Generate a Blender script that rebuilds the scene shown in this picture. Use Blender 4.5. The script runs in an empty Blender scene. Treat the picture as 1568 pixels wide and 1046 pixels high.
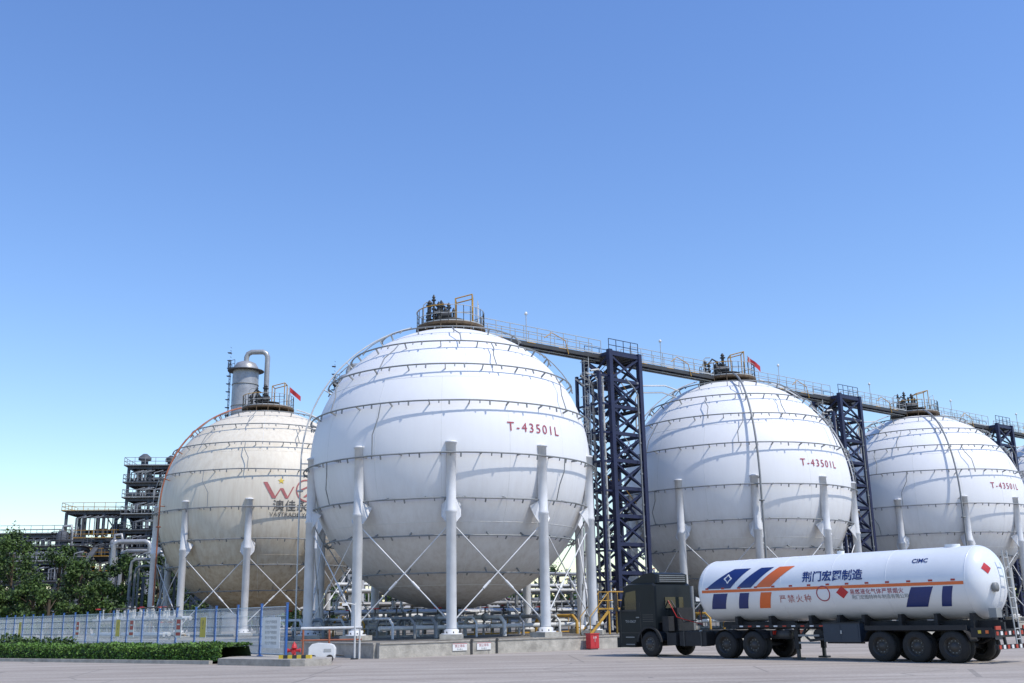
import bpy, math, random
from mathutils import Vector, Matrix
random.seed(7)
scene=bpy.context.scene
R2=math.radians
# ------------------------------------------------------------------ materials
def mat(name,col,rough=0.6,metal=0.0,var=0.12,scale=1.5,bump=0.0,bscale=20.0,col2=None,spec=None):
    m=bpy.data.materials.new(name); m.use_nodes=True
    nt=m.node_tree; N=nt.nodes; L=nt.links
    b=N['Principled BSDF']; b.inputs['Roughness'].default_value=rough; b.inputs['Metallic'].default_value=metal
    if spec is not None: b.inputs['Specular IOR Level'].default_value=spec
    tc=N.new('ShaderNodeTexCoord'); nz=N.new('ShaderNodeTexNoise'); nz.inputs['Scale'].default_value=scale
    nz.inputs['Detail'].default_value=6; nz.inputs['Roughness'].default_value=0.6
    L.new(tc.outputs['Object'],nz.inputs['Vector'])
    r=N.new('ShaderNodeValToRGB'); r.color_ramp.elements[0].position=0.3; r.color_ramp.elements[1].position=0.7
    c2=col2 if col2 else tuple(c*(1-var) for c in col)
    r.color_ramp.elements[0].color=(*c2,1); r.color_ramp.elements[1].color=(*[min(1,c*(1+var*0.3)) for c in col],1)
    L.new(nz.outputs['Fac'],r.inputs['Fac']); L.new(r.outputs['Color'],b.inputs['Base Color'])
    if bump>0:
        n2=N.new('ShaderNodeTexNoise'); n2.inputs['Scale'].default_value=bscale; n2.inputs['Detail'].default_value=4
        L.new(tc.outputs['Object'],n2.inputs['Vector'])
        bp=N.new('ShaderNodeBump'); bp.inputs['Strength'].default_value=bump; bp.inputs['Distance'].default_value=0.05
        L.new(n2.outputs['Fac'],bp.inputs['Height']); L.new(bp.outputs['Normal'],b.inputs['Normal'])
    return m

def shell_mat(name,col,dirt_shade,amount,base,belly):
    """painted steel: vertical rain streaks, belly darkened by grime and painted-in shade"""
    m=bpy.data.materials.new(name); m.use_nodes=True
    nt=m.node_tree; N=nt.nodes; L=nt.links; b=N['Principled BSDF']
    b.inputs['Roughness'].default_value=0.5; b.inputs['Specular IOR Level'].default_value=0.3
    tc=N.new('ShaderNodeTexCoord')
    mp=N.new('ShaderNodeMapping'); mp.inputs['Scale'].default_value=(1.6,1.6,0.08)
    L.new(tc.outputs['Object'],mp.inputs['Vector'])
    st=N.new('ShaderNodeTexNoise'); st.inputs['Scale'].default_value=1.8; st.inputs['Detail'].default_value=8; st.inputs['Roughness'].default_value=0.7
    L.new(mp.outputs['Vector'],st.inputs['Vector'])
    bl=N.new('ShaderNodeTexNoise'); bl.inputs['Scale'].default_value=0.35; bl.inputs['Detail'].default_value=6
    L.new(tc.outputs['Object'],bl.inputs['Vector'])
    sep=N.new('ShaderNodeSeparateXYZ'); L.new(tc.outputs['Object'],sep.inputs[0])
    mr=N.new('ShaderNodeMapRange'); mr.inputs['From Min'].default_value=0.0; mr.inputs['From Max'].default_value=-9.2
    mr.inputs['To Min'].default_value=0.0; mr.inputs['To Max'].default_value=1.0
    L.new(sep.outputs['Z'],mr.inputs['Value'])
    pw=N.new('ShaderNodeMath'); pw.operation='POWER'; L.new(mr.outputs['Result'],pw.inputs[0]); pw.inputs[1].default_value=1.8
    rp=N.new('ShaderNodeValToRGB'); rp.color_ramp.elements[0].position=0.42; rp.color_ramp.elements[1].position=0.72
    L.new(st.outputs['Fac'],rp.inputs['Fac'])
    mul=N.new('ShaderNodeMath'); mul.operation='MULTIPLY'; L.new(rp.outputs['Color'],mul.inputs[0])
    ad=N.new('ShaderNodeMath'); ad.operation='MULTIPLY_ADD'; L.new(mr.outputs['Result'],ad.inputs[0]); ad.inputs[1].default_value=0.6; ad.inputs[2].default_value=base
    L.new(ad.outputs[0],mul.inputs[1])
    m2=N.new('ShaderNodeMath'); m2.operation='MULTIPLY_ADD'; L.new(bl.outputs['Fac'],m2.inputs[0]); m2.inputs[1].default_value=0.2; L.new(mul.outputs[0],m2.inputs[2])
    m4=N.new('ShaderNodeMath'); m4.operation='MULTIPLY_ADD'; L.new(pw.outputs[0],m4.inputs[0]); m4.inputs[1].default_value=belly; L.new(m2.outputs[0],m4.inputs[2])  # darker belly: soiling plus underside shade painted into the colour
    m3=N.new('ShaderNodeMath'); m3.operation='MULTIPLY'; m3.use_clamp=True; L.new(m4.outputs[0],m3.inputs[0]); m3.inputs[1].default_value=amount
    mx=N.new('ShaderNodeMix'); mx.data_type='RGBA'; mx.inputs['A'].default_value=(*col,1); mx.inputs['B'].default_value=(*dirt_shade,1)
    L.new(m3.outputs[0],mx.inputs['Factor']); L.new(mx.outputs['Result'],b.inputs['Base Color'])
    n2=N.new('ShaderNodeTexNoise'); n2.inputs['Scale'].default_value=0.6; n2.inputs['Detail'].default_value=1
    L.new(tc.outputs['Object'],n2.inputs['Vector'])
    bp=N.new('ShaderNodeBump'); bp.inputs['Strength'].default_value=0.12; bp.inputs['Distance'].default_value=0.08
    L.new(n2.outputs['Fac'],bp.inputs['Height']); L.new(bp.outputs['Normal'],b.inputs['Normal'])
    return m

M={}
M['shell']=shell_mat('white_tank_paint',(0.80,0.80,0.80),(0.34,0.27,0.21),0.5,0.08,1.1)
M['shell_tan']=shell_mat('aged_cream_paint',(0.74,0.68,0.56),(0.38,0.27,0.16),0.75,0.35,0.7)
M['seam']=mat('weld_seam',(0.68,0.68,0.66),0.6)
M['pipe']=mat('grey_pipe',(0.24,0.25,0.25),0.5,var=0.3)
M['pipew']=mat('pale_pipe',(0.62,0.62,0.60),0.45,var=0.25)
M['col']=mat('column_paint',(0.68,0.68,0.68),0.5,var=0.22,scale=0.8)
M['navy']=mat('navy_steel',(0.012,0.018,0.060),0.55,var=0.3)
M['yellow']=mat('yellow_steel',(0.50,0.28,0.04),0.5,var=0.35)
M['ochre']=mat('rusty_ochre',(0.11,0.07,0.035),0.7,var=0.5,scale=3)
M['dark']=mat('dark_steel',(0.045,0.045,0.045),0.55,var=0.3)
M['grate']=mat('grating',(0.10,0.095,0.09),0.8,var=0.3)
M['rail']=mat('galv_rail',(0.42,0.43,0.42),0.5,var=0.2)
M['red']=mat('red_paint',(0.50,0.025,0.03),0.5)
M['redlbl']=mat('faded_red_lettering',(0.36,0.05,0.075),0.6)
M['logo']=mat('faded_logo_red',(0.46,0.14,0.13),0.6,var=0.3)
M['black']=mat('black_lettering',(0.10,0.095,0.09),0.6)
M['orange']=mat('orange_paint',(0.72,0.15,0.035),0.4)
M['rust']=mat('red_oxide_pipe',(0.36,0.12,0.06),0.6,var=0.3)
M['blue']=mat('fence_blue',(0.03,0.11,0.33),0.45)
M['wire']=mat('fence_wire',(0.60,0.67,0.72),0.5)
M['conc']=mat('weathered_concrete',(0.46,0.43,0.37),0.9,var=0.4,scale=2.0,bump=0.4,bscale=12)
M['conc2']=mat('kerb_concrete',(0.40,0.37,0.32),0.9,var=0.35,scale=3.0,bump=0.4)
M['pad']=mat('gravel_pad',(0.22,0.20,0.17),0.95,var=0.4,scale=4,bump=0.6,bscale=8)
M['bg']=mat('process_steel',(0.09,0.10,0.12),0.7,var=0.35)
M['bgl']=mat('silver_cladding',(0.38,0.38,0.38),0.4,metal=0.3,var=0.25)
M['leafl']=mat('leaf_light',(0.075,0.135,0.022),0.7,var=0.4,scale=0.6)
M['leafd']=mat('leaf_dark',(0.03,0.062,0.015),0.7,var=0.4,scale=0.6)
M['hedge']=mat('hedge_leaf',(0.11,0.22,0.03),0.7,var=0.4,scale=1.5)
M['hedged']=mat('hedge_core',(0.02,0.045,0.01),0.8)
M['grass']=mat('grass_verge',(0.07,0.11,0.03),0.9,var=0.5,scale=3)
M['bark']=mat('bark',(0.10,0.075,0.05),0.9,var=0.4)
M['tank']=mat('trailer_white',(0.74,0.76,0.78),0.25,var=0.08,scale=0.7)
M['cab']=mat('cab_paint',(0.006,0.010,0.014),0.4,var=0.3,spec=0.3)
M['glass']=mat('cab_glass',(0.012,0.018,0.02),0.08,var=0.1)
M['tyre']=mat('tyre_rubber',(0.022,0.021,0.02),0.85,var=0.3,scale=8)
M['rim']=mat('dusty_rim',(0.06,0.056,0.052),0.6,var=0.3,scale=5)
M['chassis']=mat('chassis',(0.02,0.02,0.022),0.7,var=0.4,scale=4)
M['dblue']=mat('decal_blue',(0.015,0.035,0.16),0.35)
M['box']=mat('cabinet_blue',(0.02,0.033,0.055),0.5)
M['white']=mat('sign_white',(0.74,0.74,0.72),0.5)
M['syel']=mat('sign_yellow',(0.70,0.50,0.05),0.5)
M['lamp']=mat('lamp_red',(0.40,0.02,0.01),0.3)

def ground_mat():
    m=bpy.data.materials.new('worn_concrete_yard'); m.use_nodes=True
    nt=m.node_tree; N=nt.nodes; L=nt.links; b=N['Principled BSDF']; b.inputs['Roughness'].default_value=0.9
    tc=N.new('ShaderNodeTexCoord')
    a=N.new('ShaderNodeTexNoise'); a.inputs['Scale'].default_value=0.12; a.inputs['Detail'].default_value=8; a.inputs['Roughness'].default_value=0.65
    f=N.new('ShaderNodeTexNoise'); f.inputs['Scale'].default_value=9; f.inputs['Detail'].default_value=8
    L.new(tc.outputs['Object'],a.inputs['Vector']); L.new(tc.outputs['Object'],f.inputs['Vector'])
    r=N.new('ShaderNodeValToRGB'); r.color_ramp.elements[0].position=0.32; r.color_ramp.elements[1].position=0.68
    r.color_ramp.elements[0].color=(0.36,0.31,0.26,1); r.color_ramp.elements[1].color=(0.48,0.425,0.365,1)
    L.new(a.outputs['Fac'],r.inputs['Fac'])
    fr=N.new('ShaderNodeValToRGB'); fr.color_ramp.elements[0].position=0.3; fr.color_ramp.elements[1].position=0.7
    fr.color_ramp.elements[0].color=(0.68,0.68,0.68,1); fr.color_ramp.elements[1].color=(1,1,1,1); L.new(f.outputs['Fac'],fr.inputs['Fac'])
    mx=N.new('ShaderNodeMix'); mx.data_type='RGBA'; mx.blend_type='MULTIPLY'; mx.inputs['Factor'].default_value=0.8
    L.new(r.outputs['Color'],mx.inputs['A']); L.new(fr.outputs['Color'],mx.inputs['B'])
    mp=N.new('ShaderNodeMapping'); mp.inputs['Scale'].default_value=(0.03,0.9,1); mp.inputs['Rotation'].default_value=(0,0,0.12); L.new(tc.outputs['Object'],mp.inputs['Vector'])
    s=N.new('ShaderNodeTexNoise'); s.inputs['Scale'].default_value=1; s.inputs['Detail'].default_value=5; L.new(mp.outputs['Vector'],s.inputs['Vector'])
    sr=N.new('ShaderNodeValToRGB'); sr.color_ramp.elements[0].position=0.35; sr.color_ramp.elements[1].position=0.65
    sr.color_ramp.elements[0].color=(0.78,0.77,0.76,1); sr.color_ramp.elements[1].color=(1,1,1,1); L.new(s.outputs['Fac'],sr.inputs['Fac'])
    mz=N.new('ShaderNodeMix'); mz.data_type='RGBA'; mz.blend_type='MULTIPLY'; mz.inputs['Factor'].default_value=1.0
    L.new(mx.outputs['Result'],mz.inputs['A']); L.new(sr.outputs['Color'],mz.inputs['B'])
    v=N.new('ShaderNodeTexVoronoi'); v.feature='DISTANCE_TO_EDGE'; v.inputs['Scale'].default_value=0.16
    L.new(tc.outputs['Object'],v.inputs['Vector'])
    lt=N.new('ShaderNodeMath'); lt.operation='LESS_THAN'; lt.inputs[1].default_value=0.006; L.new(v.outputs['Distance'],lt.inputs[0])
    mc=N.new('ShaderNodeMix'); mc.data_type='RGBA'; mc.inputs['B'].default_value=(0.16,0.145,0.125,1)
    sc=N.new('ShaderNodeMath'); sc.operation='MULTIPLY'; sc.inputs[1].default_value=0.5; L.new(lt.outputs[0],sc.inputs[0])
    L.new(sc.outputs[0],mc.inputs['Factor']); L.new(mz.outputs['Result'],mc.inputs['A'])
    L.new(mc.outputs['Result'],b.inputs['Base Color'])
    bp=N.new('ShaderNodeBump'); bp.inputs['Strength'].default_value=0.3; bp.inputs['Distance'].default_value=0.02
    L.new(f.outputs['Fac'],bp.inputs['Height']); L.new(bp.outputs['Normal'],b.inputs['Normal'])
    return m
M['ground']=ground_mat()

# ------------------------------------------------------------------ mesh builder
class MB:
    def __init__(s,T=None):
        s.v=[]; s.f=[]; s.m=[]; s.sm=[]; s.mats=[]; s.T=T or Matrix.Identity(4)
    def mi(s,k):
        if k not in s.mats: s.mats.append(k)
        return s.mats.index(k)
    def add(s,vs,fs,k,smooth=False):
        o=len(s.v); T=s.T
        s.v.extend([tuple(T@Vector(p)) for p in vs]); i=s.mi(k)
        for f in fs:
            s.f.append(tuple(o+j for j in f)); s.m.append(i); s.sm.append(smooth)
    def box(s,c,d,k,rz=0.0):
        x,y,z=[q/2 for q in d]; cs,sn=math.cos(rz),math.sin(rz); vs=[]
        for dz in(-z,z):
            for dx,dy in((-x,-y),(x,-y),(x,y),(-x,y)):
                vs.append((c[0]+dx*cs-dy*sn,c[1]+dx*sn+dy*cs,c[2]+dz))
        s.add(vs,[(3,2,1,0),(4,5,6,7),(0,1,5,4),(1,2,6,5),(2,3,7,6),(3,0,4,7)],k)
    def beam(s,p,q,w,h,k):
        p=Vector(p);q=Vector(q);d=(q-p)
        if d.length<1e-6:return
        d.normalize(); u=Vector((0,0,1))
        if abs(d.z)>0.98:u=Vector((0,1,0))
        a=d.cross(u).normalized(); b=a.cross(d).normalized(); vs=[]
        for e in(p,q):
            for i,j in((-1,-1),(1,-1),(1,1),(-1,1)): vs.append(e+a*(w/2*i)+b*(h/2*j))
        s.add(vs,[(0,1,2,3),(7,6,5,4),(4,5,1,0),(5,6,2,1),(6,7,3,2),(7,4,0,3)],k)
    def cyl(s,p,q,r,k,n=10,r2=None,smooth=True):
        p=Vector(p);q=Vector(q);d=(q-p)
        if d.length<1e-6:return
        d.normalize(); u=Vector((0,0,1)) if abs(d.z)<0.9 else Vector((1,0,0))
        a=d.cross(u).normalized(); b=a.cross(d).normalized(); r2=r if r2 is None else r2; vs=[]
        for e,rr in((p,r),(q,r2)):
            for i in range(n):
                t=2*math.pi*i/n; vs.append(e+a*(rr*math.cos(t))+b*(rr*math.sin(t)))
        s.add(vs,[(i,(i+1)%n,n+(i+1)%n,n+i) for i in range(n)],k,smooth)
        s.add(vs,[tuple(range(n-1,-1,-1)),tuple(range(n,2*n))],k)
    def tube(s,pts,r,k,n=6,closed=False):
        pts=[Vector(p) for p in pts]; m=len(pts); vs=[]; prev=None
        for i in range(m):
            if closed: d=pts[(i+1)%m]-pts[i-1]
            else: d=pts[min(i+1,m-1)]-pts[max(i-1,0)]
            d.normalize()
            if prev is None:
                u=Vector((0,0,1)) if abs(d.z)<0.9 else Vector((1,0,0)); a=d.cross(u).normalized()
            else: a=(prev-d*prev.dot(d)).normalized()
            prev=a; b=a.cross(d)
            for j in range(n):
                t=2*math.pi*j/n; vs.append(pts[i]+a*(r*math.cos(t))+b*(r*math.sin(t)))
        fs=[]
        for i in range(m if closed else m-1):
            i2=(i+1)%m
            for j in range(n): fs.append((i*n+j,i*n+(j+1)%n,i2*n+(j+1)%n,i2*n+j))
        s.add(vs,fs,k,True)
    def lathe(s,prof,o,axis,k,n=24,smooth=True):
        vs=[]; o=Vector(o)
        for a,r in prof:
            for i in range(n):
                t=2*math.pi*i/n; c,q=r*math.cos(t),r*math.sin(t)
                vs.append(o+(Vector((a,c,q)) if axis=='x' else Vector((c,a,q)) if axis=='y' else Vector((c,q,a))))
        m=len(prof); fs=[(i*n+j,i*n+(j+1)%n,(i+1)*n+(j+1)%n,(i+1)*n+j) for i in range(m-1) for j in range(n)]
        s.add(vs,fs,k,smooth)
    def prism(s,poly,y0,y1,k):
        n=len(poly); vs=[(x,y0,z) for x,z in poly]+[(x,y1,z) for x,z in poly]
        s.add(vs,[tuple(range(n-1,-1,-1)),tuple(range(n,2*n))]+[(i,(i+1)%n,n+(i+1)%n,n+i) for i in range(n)],k)
    def rail(s,pts,k,h=1.1,closed=False,step=1.3,r=0.028):
        pts=[Vector(p) for p in pts]; seg=list(zip(pts,pts[1:]))+([(pts[-1],pts[0])] if closed else [])
        for a,b in seg:
            for hh in(h,h*0.52): s.cyl(a+Vector((0,0,hh)),b+Vector((0,0,hh)),r,k,5)
            s.beam(a+Vector((0,0,0.08)),b+Vector((0,0,0.08)),0.02,0.10,k)
            m=max(1,int(round((b-a).length/step)))
            for i in range(m+1):
                p=a.lerp(b,i/m); s.cyl(p,p+Vector((0,0,h)),r,k,5)
    def build(s,name,parent=None,loc=None):
        me=bpy.data.meshes.new(name); me.from_pydata(s.v,[],s.f); me.update()
        for k in s.mats: me.materials.append(M[k])
        me.polygons.foreach_set('material_index',s.m); me.polygons.foreach_set('use_smooth',s.sm)
        o=bpy.data.objects.new(name,me); scene.collection.objects.link(o)
        if parent: o.parent=parent
        if loc: o.location=loc
        return o
def empty(name,loc=(0,0,0),rz=0.0):
    e=bpy.data.objects.new(name,None); scene.collection.objects.link(e); e.location=loc; e.rotation_euler=(0,0,rz); e.empty_display_size=0.5
    return e
def text_mesh(txt,size,bold=0.0,sp=1.0):
    cu=bpy.data.curves.new('lettering','FONT'); cu.body=txt; cu.size=size; cu.align_x='CENTER'; cu.align_y='CENTER'; cu.offset=bold; cu.resolution_u=3; cu.space_character=sp
    o=bpy.data.objects.new('tmp',cu); scene.collection.objects.link(o)
    bpy.context.view_layer.update()
    dg=bpy.context.evaluated_depsgraph_get(); me=bpy.data.meshes.new_from_object(o.evaluated_get(dg))
    vs=[v.co.copy() for v in me.vertices]; fs=[tuple(p.vertices) for p in me.polygons]
    bpy.data.objects.remove(o); return vs,fs

# ------------------------------------------------------------------ frame of the site
D=Vector((0.783,0.622,0)); B=Vector((-0.622,0.783,0)); GZ=math.atan2(0.622,0.783)
PADZ=0.60; RS=9.2; CZ=11.45
def sph(R,lon,lat): 
    lo,la=R2(lon),R2(lat); return Vector((R*math.sin(lo)*math.cos(la),-R*math.cos(lo)*math.cos(la),R*math.sin(la)))

LATS=[61,46,32,16,-3,-18.5,-32,-48]
def sphere_tank(c,phase,shell='shell',label=None,riser=None,seed=0,flag=False):
    rnd=random.Random(seed)
    e=empty('spherical_storage_tank',c)
    mb=MB(); prof=[]
    for i in range(73):
        la=-90+180*i/72; prof.append((RS*math.sin(R2(la)),max(1e-4,RS*math.cos(R2(la)))))
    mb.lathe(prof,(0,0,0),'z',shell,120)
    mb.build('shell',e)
    mb=MB()   # weld seams
    for la in(58,28,-28,-58): mb.tube([sph(RS-0.017,i*4,la) for i in range(90)],0.03,'seam' if shell=='shell' else shell,5,True)
    for j in range(14):
        lo=j*360/14; mb.tube([sph(RS-0.019,lo,a) for a in range(-28,29,4)],0.028,'seam' if shell=='shell' else shell,5)
    for j in range(10):
        lo=j*36+11; mb.tube([sph(RS-0.019,lo,a) for a in range(28,60,4)],0.028,'seam',5); mb.tube([sph(RS-0.019,lo,-a) for a in range(28,60,4)],0.028,'seam',5)
    mb.build('weld_seams',e)
    # columns
    mb=MB(); base=PADZ-c[2]; tops=[]
    for i in range(10):
        lo=phase+36*i; d=sph(1,lo,0); p=d*(RS+0.0)
        mb.lathe([(0.0,0.001),(0.0,0.24),(-0.05,0.35),(-0.13,0.35),(-0.15,0.285),(-3.9,0.285),(-3.98,0.33),(-4.1,0.33),(-4.15,0.29),(base+0.35,0.29)],(p.x,p.y,0.22),'z','col',18)
        mb.lathe([(base+0.55,0.29),(base+0.5,0.42),(base+0.32,0.42),(base+0.32,0.58),(base+0.26,0.58)],(p.x,p.y,0),'z','col',16)
        mb.box((p.x,p.y,base+0.13),(1.3,1.3,0.27),'conc',R2(lo))
        for q in range(8):
            t=q*0.785+0.3; mb.cyl((p.x+0.5*math.cos(t),p.y+0.5*math.sin(t),base+0.3),(p.x+0.5*math.cos(t),p.y+0.5*math.sin(t),base+0.42),0.035,'dark',6)
        a=R2(lo); t=Vector((math.cos(a),math.sin(a),0))
        for sg in(-1,1):
            q=p+t*0.56*sg
            pts=[p+t*0.25*sg+Vector((0,0,-3.1)),p+t*0.25*sg+Vector((0,0,-4.5)),q+Vector((0,0,-4.1))-d*0.1,q-d*0.55+Vector((0,0,-3.4))]
            vs=pts+[x+d*0.05 for x in pts]
            mb.add(vs,[(0,1,2,3),(7,6,5,4),(0,4,5,1),(1,5,6,2),(2,6,7,3),(3,7,4,0)],'col')
        tops.append((p,t))
    mb.build('support_columns',e)
    mb=MB()
    for i in range(10):
        p,t=tops[i]; q,u=tops[(i+1)%10]
        for a,b in((p,q),(q,p)):
            s1=a+Vector((0,0,-4.4)); s2=b+Vector((0,0,base+0.8)); dd=(s2-s1).normalized()
            off=(a-b).cross(Vector((0,0,1))).normalized()*(0.12 if a is p else -0.12)
            mb.cyl(s1+dd*0.3+off,s2-dd*0.3+off,0.04,'col',6)
            m_=s1.lerp(s2,0.62); mb.cyl(m_-dd*0.3+off,m_+dd*0.3+off,0.075,'col',8)
    mb.build('tie_rods',e)
    # deluge rings
    mb=MB(); RO=RS+0.40
    for la in LATS:
        wob=[rnd.uniform(-0.12,0.12) for _ in range(24)]
        pts=[]
        for i in range(120):
            f=i/5; a=wob[int(f)%24]; b=wob[(int(f)+1)%24]; pts.append(sph(RO,i*3,la+a+(b-a)*(f-int(f))))
        mb.tube(pts,0.05,'pipe',6,True)
        n=max(8,int(26*math.cos(R2(la))))
        off=rnd.random()*20
        for j in range(n):
            lo=off+j*360/n
            mb.beam(sph(RS-0.02,lo,la-0.2),sph(RO+0.02,lo,la),0.05,0.1,'pipe')
            lo2=lo+180/n
            mb.cyl(sph(RO,lo2,la),sph(RO-0.05,lo2,la-1.6),0.05,'pipe',5)
            lo3=lo+90/n; mb.cyl(sph(RO,lo3,la),sph(RO-0.05,lo3,la-1.1),0.035,'pipe',5)
    for bi in range(len(LATS)-1):
        a,b=LATS[bi],LATS[bi+1]
        for j in range(7):
            lo=phase+j*51+(bi%2)*25+rnd.uniform(-6,6); dl=rnd.choice((-3.5,3,4.5,-2))
            if rnd.random()<(0.85 if bi<3 else 0.25):
                mb.tube([sph(RO,lo,a),sph(RO+0.02,lo+dl*0.1,a+(b-a)*0.3),sph(RO+0.02,lo+dl,a+(b-a)*0.62),sph(RO,lo+dl,b)],0.036,'pipe',5)
    mb.build('deluge_pipes',e)
    if riser:
        for (lo,k,so,r_) in riser:
            mb=MB(); pts=[sph(RS+so,lo,a) for a in range(74,-1,-4)]
            pe=sph(RS+so,lo,0); pts.append(Vector((pe.x,pe.y,-2))); pts.append(Vector((pe.x,pe.y,base+0.2)))
            mb.tube(pts,r_,k,8)
            for a in(60,44,30,14,0): mb.cyl(sph(RS,lo,a),sph(RS+so,lo,a),0.04,k,5)
            mb.lathe([(-1.8,0.02),(-1.8,0.2),(-1.7,0.2),(-1.7,0.02)],(pe.x,pe.y,0),'z',k,12)
            mb.build('riser_pipe',e)
    # crown platform
    mb=MB(); z0=RS+0.22; n=28
    ring=[Vector((2.35*math.cos(2*math.pi*i/n),2.35*math.sin(2*math.pi*i/n),z0)) for i in range(n)]
    mb.lathe([(z0-0.14,0.9),(z0-0.14,2.38),(z0+0.03,2.38),(z0+0.03,0.9)],(0,0,0),'z','ochre',n,False)
    mb.lathe([(z0+0.034,0.9),(z0+0.034,2.3)],(0,0,0),'z','grate',n,False)
    mb.lathe([(z0-0.6,0.88),(z0+0.5,0.88),(z0+0.5,1.05),(z0+0.6,1.05),(z0+0.6,0.001)],(0,0,0),'z','dark',24)
    for i in range(0,n,2): mb.cyl(ring[i]-Vector((0,0,0.55)),ring[i]-Vector((0,0,0.12)),0.05,'ochre',5)
    rr=[r*0.98 for r in ring]; 
    for r in rr: r.z=z0
    mb.rail(rr,'rail',1.15,True,0.9,0.026)
    mb.tube([(r.x*1.01,r.y*1.01,z0+1.15) for r in rr[14:22]],0.035,'yellow',5)
    mb.build('crown_platform',e)
    mb=MB()
    for i in range(12):
        a=rnd.uniform(0,6.28); r=rnd.uniform(0.2,1.2); x=r*math.cos(a)-0.8; y=r*math.sin(a)*0.8; h=rnd.uniform(1.0,2.2)
        rr_=rnd.uniform(0.06,0.13)
        mb.cyl((x,y,z0),(x,y,z0+h),rr_,'dark',8)
        for q in(0.35,0.6,0.9): mb.cyl((x,y,z0+h*q),(x,y,z0+h*q+0.07),rr_*2.0,'dark',10)
        mb.cyl((x,y,z0+h),(x,y,z0+h+0.22),rr_*1.6,'dark',8,rr_*0.4)
        mb.cyl((x,y,z0+h*0.5),(x+rnd.uniform(-0.6,0.6),y+rnd.uniform(-0.5,0.5),z0+h*0.5),rr_*0.8,'pipe',8)
    mb.tube([(-1.5,0,z0),(-1.5,0,z0+1.5),(-1.2,0,z0+1.9),(-0.7,0,z0+1.6)],0.08,'dark',8)
    mb.cyl((-0.9,-0.4,z0+0.9),(0.1,-0.4,z0+0.9),0.28,'dark',12)
    mb.tube([(-1.9,0.3,z0),(-1.9,0.3,z0+1.9),(-1.7,0.3,z0+2.1),(-1.3,0.3,z0+2.1)],0.04,'rail',6)
    mb.build('relief_valves',e)
    mb=MB()
    for x in(0.35,1.5):
        mb.cyl((x,-0.2,z0),(x,-0.2,z0+2.1+0.25*x),0.045,'yellow',8)
        mb.cyl((x,0.9,z0),(x,0.9,z0+2.1+0.25*x),0.045,'yellow',8)
    for y in(-0.2,0.9): mb.cyl((0.35,y,z0+2.18),(1.5,y,z0+2.47),0.045,'yellow',8)
    for x in(0.35,1.5): mb.cyl((x,-0.2,z0+2.1+0.25*x),(x,0.9,z0+2.1+0.25*x),0.045,'yellow',8)
    mb.cyl((0.35,-0.2,z0+1.2),(1.5,-0.2,z0+1.2),0.035,'rail',6)
    mb.tube([(1.9,-0.5,z0),(1.9,-0.5,z0+1.9),(1.9,0.4,z0+1.9),(1.9,0.4,z0)],0.03,'rail',5)
    mb.build('davit_frame',e)
    if flag:
        mb=MB(); mb.cyl((1.9,0.2,z0),(1.9,0.2,z0+2.2),0.035,'rail',6)
        vs=[];fs=[]
        for i in range(7):
            for j in range(3): vs.append((1.92+i*0.17,0.2+0.08*math.sin(i*1.3),z0+2.15-j*0.24-i*0.15))
        for i in range(6):
            for j in range(2): q=i*3+j; fs.append((q,q+1,q+4,q+3))
        mb.add(vs,fs,'red',True); mb.build('flag',e)
    if label:
        mb=MB()
        for (txt,size,lat,lon0,k,bold,sp) in label:
            vs,fs=text_mesh(txt,size,bold,sp)
            out=[sph(RS+0.035,lon0+math.degrees(v.x/RS)/math.cos(R2(lat)),lat+math.degrees(v.y/RS)) for v in vs]
            mb.add(out,fs,k)
        mb.build('lettering',e)
    return e

S=[Vector((-4.2,69.2,CZ)),Vector((18.3,87,CZ)),Vector((40.8,104.8,CZ)),Vector((63.3,122.6,CZ))]
tl='T-43501L'
for i,(ph,lo) in enumerate([(3.5,37),(-3,33),(0,30),(0,30)]):
    ris=[[(-75,'pipew',0.6,0.05),(112,'pipew',0.5,0.06)],[(-1,'pipe',0.6,0.08),(-85,'pipew',0.5,0.05),(88,'pipew',0.6,0.05)],[(-3,'pipe',0.6,0.08),(-85,'pipew',0.5,0.05),(88,'pipew',0.6,0.05)],[(0,'pipe',0.5,0.08)]][i]
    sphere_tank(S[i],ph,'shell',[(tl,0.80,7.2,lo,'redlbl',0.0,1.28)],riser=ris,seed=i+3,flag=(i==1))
S0=Vector((-22.8,95.5,CZ-0.1))
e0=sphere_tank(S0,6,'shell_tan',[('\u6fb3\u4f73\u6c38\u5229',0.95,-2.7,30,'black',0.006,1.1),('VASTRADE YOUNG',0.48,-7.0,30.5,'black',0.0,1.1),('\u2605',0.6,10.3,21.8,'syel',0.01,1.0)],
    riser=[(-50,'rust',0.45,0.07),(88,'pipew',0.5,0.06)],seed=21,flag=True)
mb=MB()
def sstroke(pts,w,k,lat0,lon0):
    for (a,b) in zip(pts,pts[1:]):
        a=Vector(a);b=Vector(b); o=Vector((w/2,0)); n=6; vs=[]
        for i in range(n+1):
            p=a.lerp(b,i/n)
            for q in(p-o,p+o): vs.append(sph(RS+0.035,lon0+math.degrees(q.x/RS),lat0+math.degrees(q.y/RS)))
        mb.add(vs,[(2*i,2*i+1,2*i+3,2*i+2) for i in range(n)],k)
sstroke([(-1.5,0.7),(-0.75,-0.65)],0.34,'logo',5.4,23); sstroke([(-0.72,-0.65),(-0.2,0.2)],0.12,'logo',5.4,23); sstroke([(-0.15,0.2),(0.3,-0.65)],0.26,'logo',5.4,23); sstroke([(0.33,-0.65),(0.85,0.35)],0.12,'logo',5.4,23)
vs=[];n=32
for i in range(n):
    t=2*math.pi*i/n
    for r in(0.84,0.96): vs.append(sph(RS+0.035,35.5+math.degrees(r*math.cos(t)/RS),5.8+math.degrees(r*math.sin(t)/RS)))
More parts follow.
